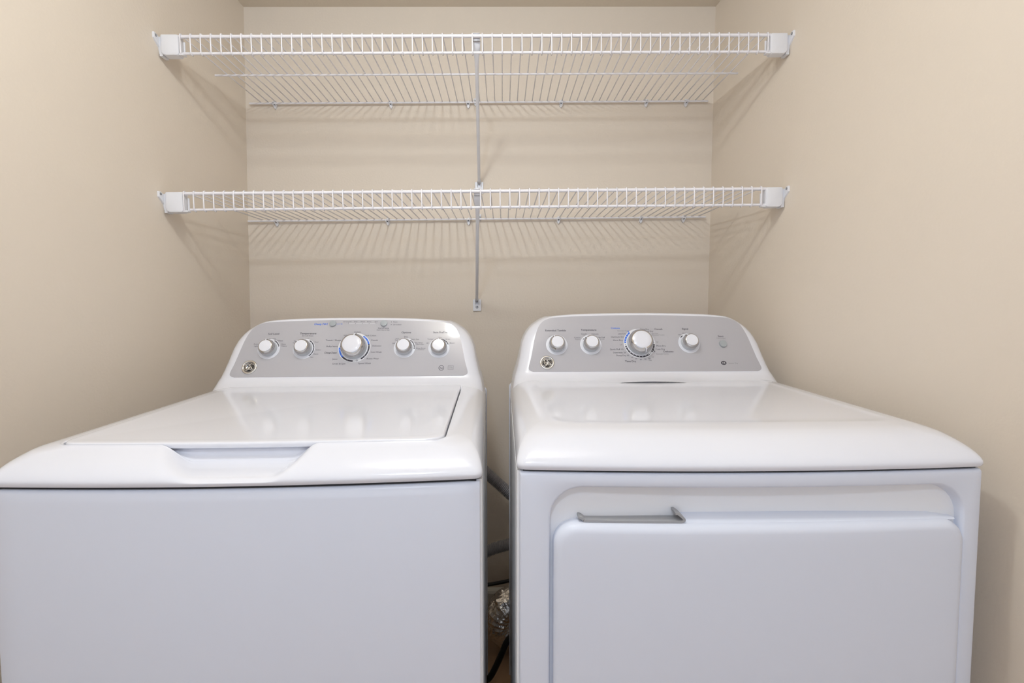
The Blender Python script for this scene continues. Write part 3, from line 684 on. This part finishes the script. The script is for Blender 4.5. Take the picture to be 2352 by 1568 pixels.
dc = console(dr_, 0.0, .0110)
MB().box((-.10, .513, SZ+.030), (.10, .54, SZ+.0490)).done('console_gap_shade', M['dark'], dr_, smooth=False)  # dark box added so the slit below the console looks shaded
dp = panel(dr_, 0.0)
def dextra(by):
    o = 0.0; k, g, b, w = by['k'], by['g'], by['b'], by['w']
    cu, cv, r = -.0078, .0801, .0374
    arc(w, cu, cv, r, .0066, 118, 364, o, .0014)
    arc(b, cu, cv, r, .0042, 128, 179, o, .0017); arc(k, cu, cv, r, .0040, 191, 306, o, .0017); arc(k, cu, cv, r, .0040, 320, 356, o, .0017)
    arc(b, cu, cv, r+.004, .006, 127, 129.5, o, .0017); arc(k, cu, cv, r+.004, .006, 327, 329, o, .0017)
    for a in (186, 313, 362): disc(k, cu+r*math.cos(math.radians(a)), cv+r*math.sin(math.radians(a)), .0009, o, .0016, .0020, 10)
    for a in [138, 150, 162, 172]+[198+13*q for q in range(9)]+[326, 338, 349]: disc(w, cu+r*math.cos(math.radians(a)), cv+r*math.sin(math.radians(a)), .0010, o, .0016, .0020, 10)
    k.add([P(a, b_, .0017, o) for a, b_ in ((-.1349-.0205, .0767+.0125), (-.1349-.0175, .0767+.0175), (-.1349-.0150, .0767+.0165))], [(0, 1, 2)])
    arc(k, .1218, .0804, 0.0252, .0024, 125, 142, o, .0017)
    disc(k, .2028, .0254, .0052, o, .0008, .0014, 24, 1.35)
print_all(dp, DRYER_PRINT, 0.0, dextra, [(-.2234, .0762), (-.1349, .0767), (-.0078, .0801), (.1218, .0804), (.2102, .0778), (.2028, .0254), (.2262, .0244)])
for u, v, ang, lb in ((-.2234, .0762, 118, None), (-.1349, .0767, 140, None), (.1218, .0804, 125, None)): knob(dr_, u, v, 0.0, False, ang, lb)
knob(dr_, -.0078, .0801, 0.0, True, 285, 'large timer dial with blue and black dashes')
push_button(dr_, .2102, .0778, .0098, 0.0, dr_)
badge(dr_, -.2504, .0272, 0.0, .0185)

# ---------------------------------------------------------------- behind the machines
def corrugated(name, pts, r, pitch, label, cat, m):
    pp = smooth_path(pts, 40); dense = []; acc = 0
    # resample evenly
    L = [0]
    for a, b in zip(pp, pp[1:]): L.append(L[-1]+(b-a).length)
    n = int(L[-1]/(pitch/4)); radii = []; out = []; j = 0
    for k in range(n+1):
        s = L[-1]*k/n
        while j < len(L)-2 and L[j+1] < s: j += 1
        f = (s-L[j])/max(1e-9, L[j+1]-L[j]); out.append(pp[j].lerp(pp[j+1], f)); radii.append(r*(1.0 if k % 4 in (1, 2) else 0.86))
    o = MB().tube(out, r, 20, True, radii).done(name, m, auto=3)
    tag(o, label, cat); return o
corrugated('drain_hose', [(-.30, -.20, .82), (-.16, -.15, .72), (-.012, -.10, .5570), (.064, -.10, .4850), (.16, -.11, .40), (.19, -.12, .345), (.15, -.11, .320), (.064, -.10, .302), (-.015, -.10, .277), (-.16, -.13, .22), (-.30, -.22, .15)],
           .0195, .0052, 'grey corrugated drain hose looping through the gap between washer and dryer', 'hose', M['hose'])
tag(MB().tube(smooth_path([(-.30, -.09, .10), (-.14, -.08, .140), (-.022, -.07, .1440), (.076, -.07, .1610), (.18, -.06, .185), (.30, -.05, .22), (.34, -.02, .25)], 10), .0062, 10).done('power_cord', M['cord']),
    'thin black cord crossing the gap just above the baseboard', 'cord')
tag(MB().tube(smooth_path([(.18, -.325, .175), (.11, -.335, .165), (.062, -.338, .140), (.036, -.340, .088), (.010, -.338, .034), (-.012, -.330, .0105), (-.06, -.32, .0095), (-.14, -.30, .0095)], 10), .0092, 12).done('power_cord', M['cord']),
    'thick black cord hanging in front of the foil duct down to the floor', 'cord')
# flexible foil duct, C-shaped bend lying behind the dryer
random.seed(4)
path = [(.36, -.19, .062), (.24, -.19, .058)]+[(.088-.05*math.sin(a), -.19-.012*math.sin(a), .108-.052*math.cos(a)) for a in [PI*k/10 for k in range(11)]]+[(.24, -.19, .162), (.36, -.19, .158)]
raw = smooth_path(path, 24); pp = [raw[0]]
for p in raw:
    if (p-pp[-1]).length > .0055: pp.append(p)
mb = MB(); n = 44; rings = []; up = Vector((0, 1, 0))
for k, p in enumerate(pp):
    t = (pp[min(k+1, len(pp)-1)]-pp[max(k-1, 0)]).normalized(); b = t.cross(up).normalized(); rg = []
    for i in range(n):
        a = 2*PI*i/n; d = up*math.cos(a)+b*math.sin(a)
        q = p+d*.050
        w = noise.noise(q*36)*.0060+abs(noise.noise(q*80))*.0060+(.0010 if k % 2 else -.0010)
        rg.append(q+d*w*0.8)
    rings.append(rg)
mb.loft(rings, True, True, True)
for v in mb.v: v.z = max(v.z, 0.001)
tag(mb.done('dryer_duct', M['foil'], smooth=False), 'crumpled silver foil vent duct on the floor between washer and dryer', 'duct')
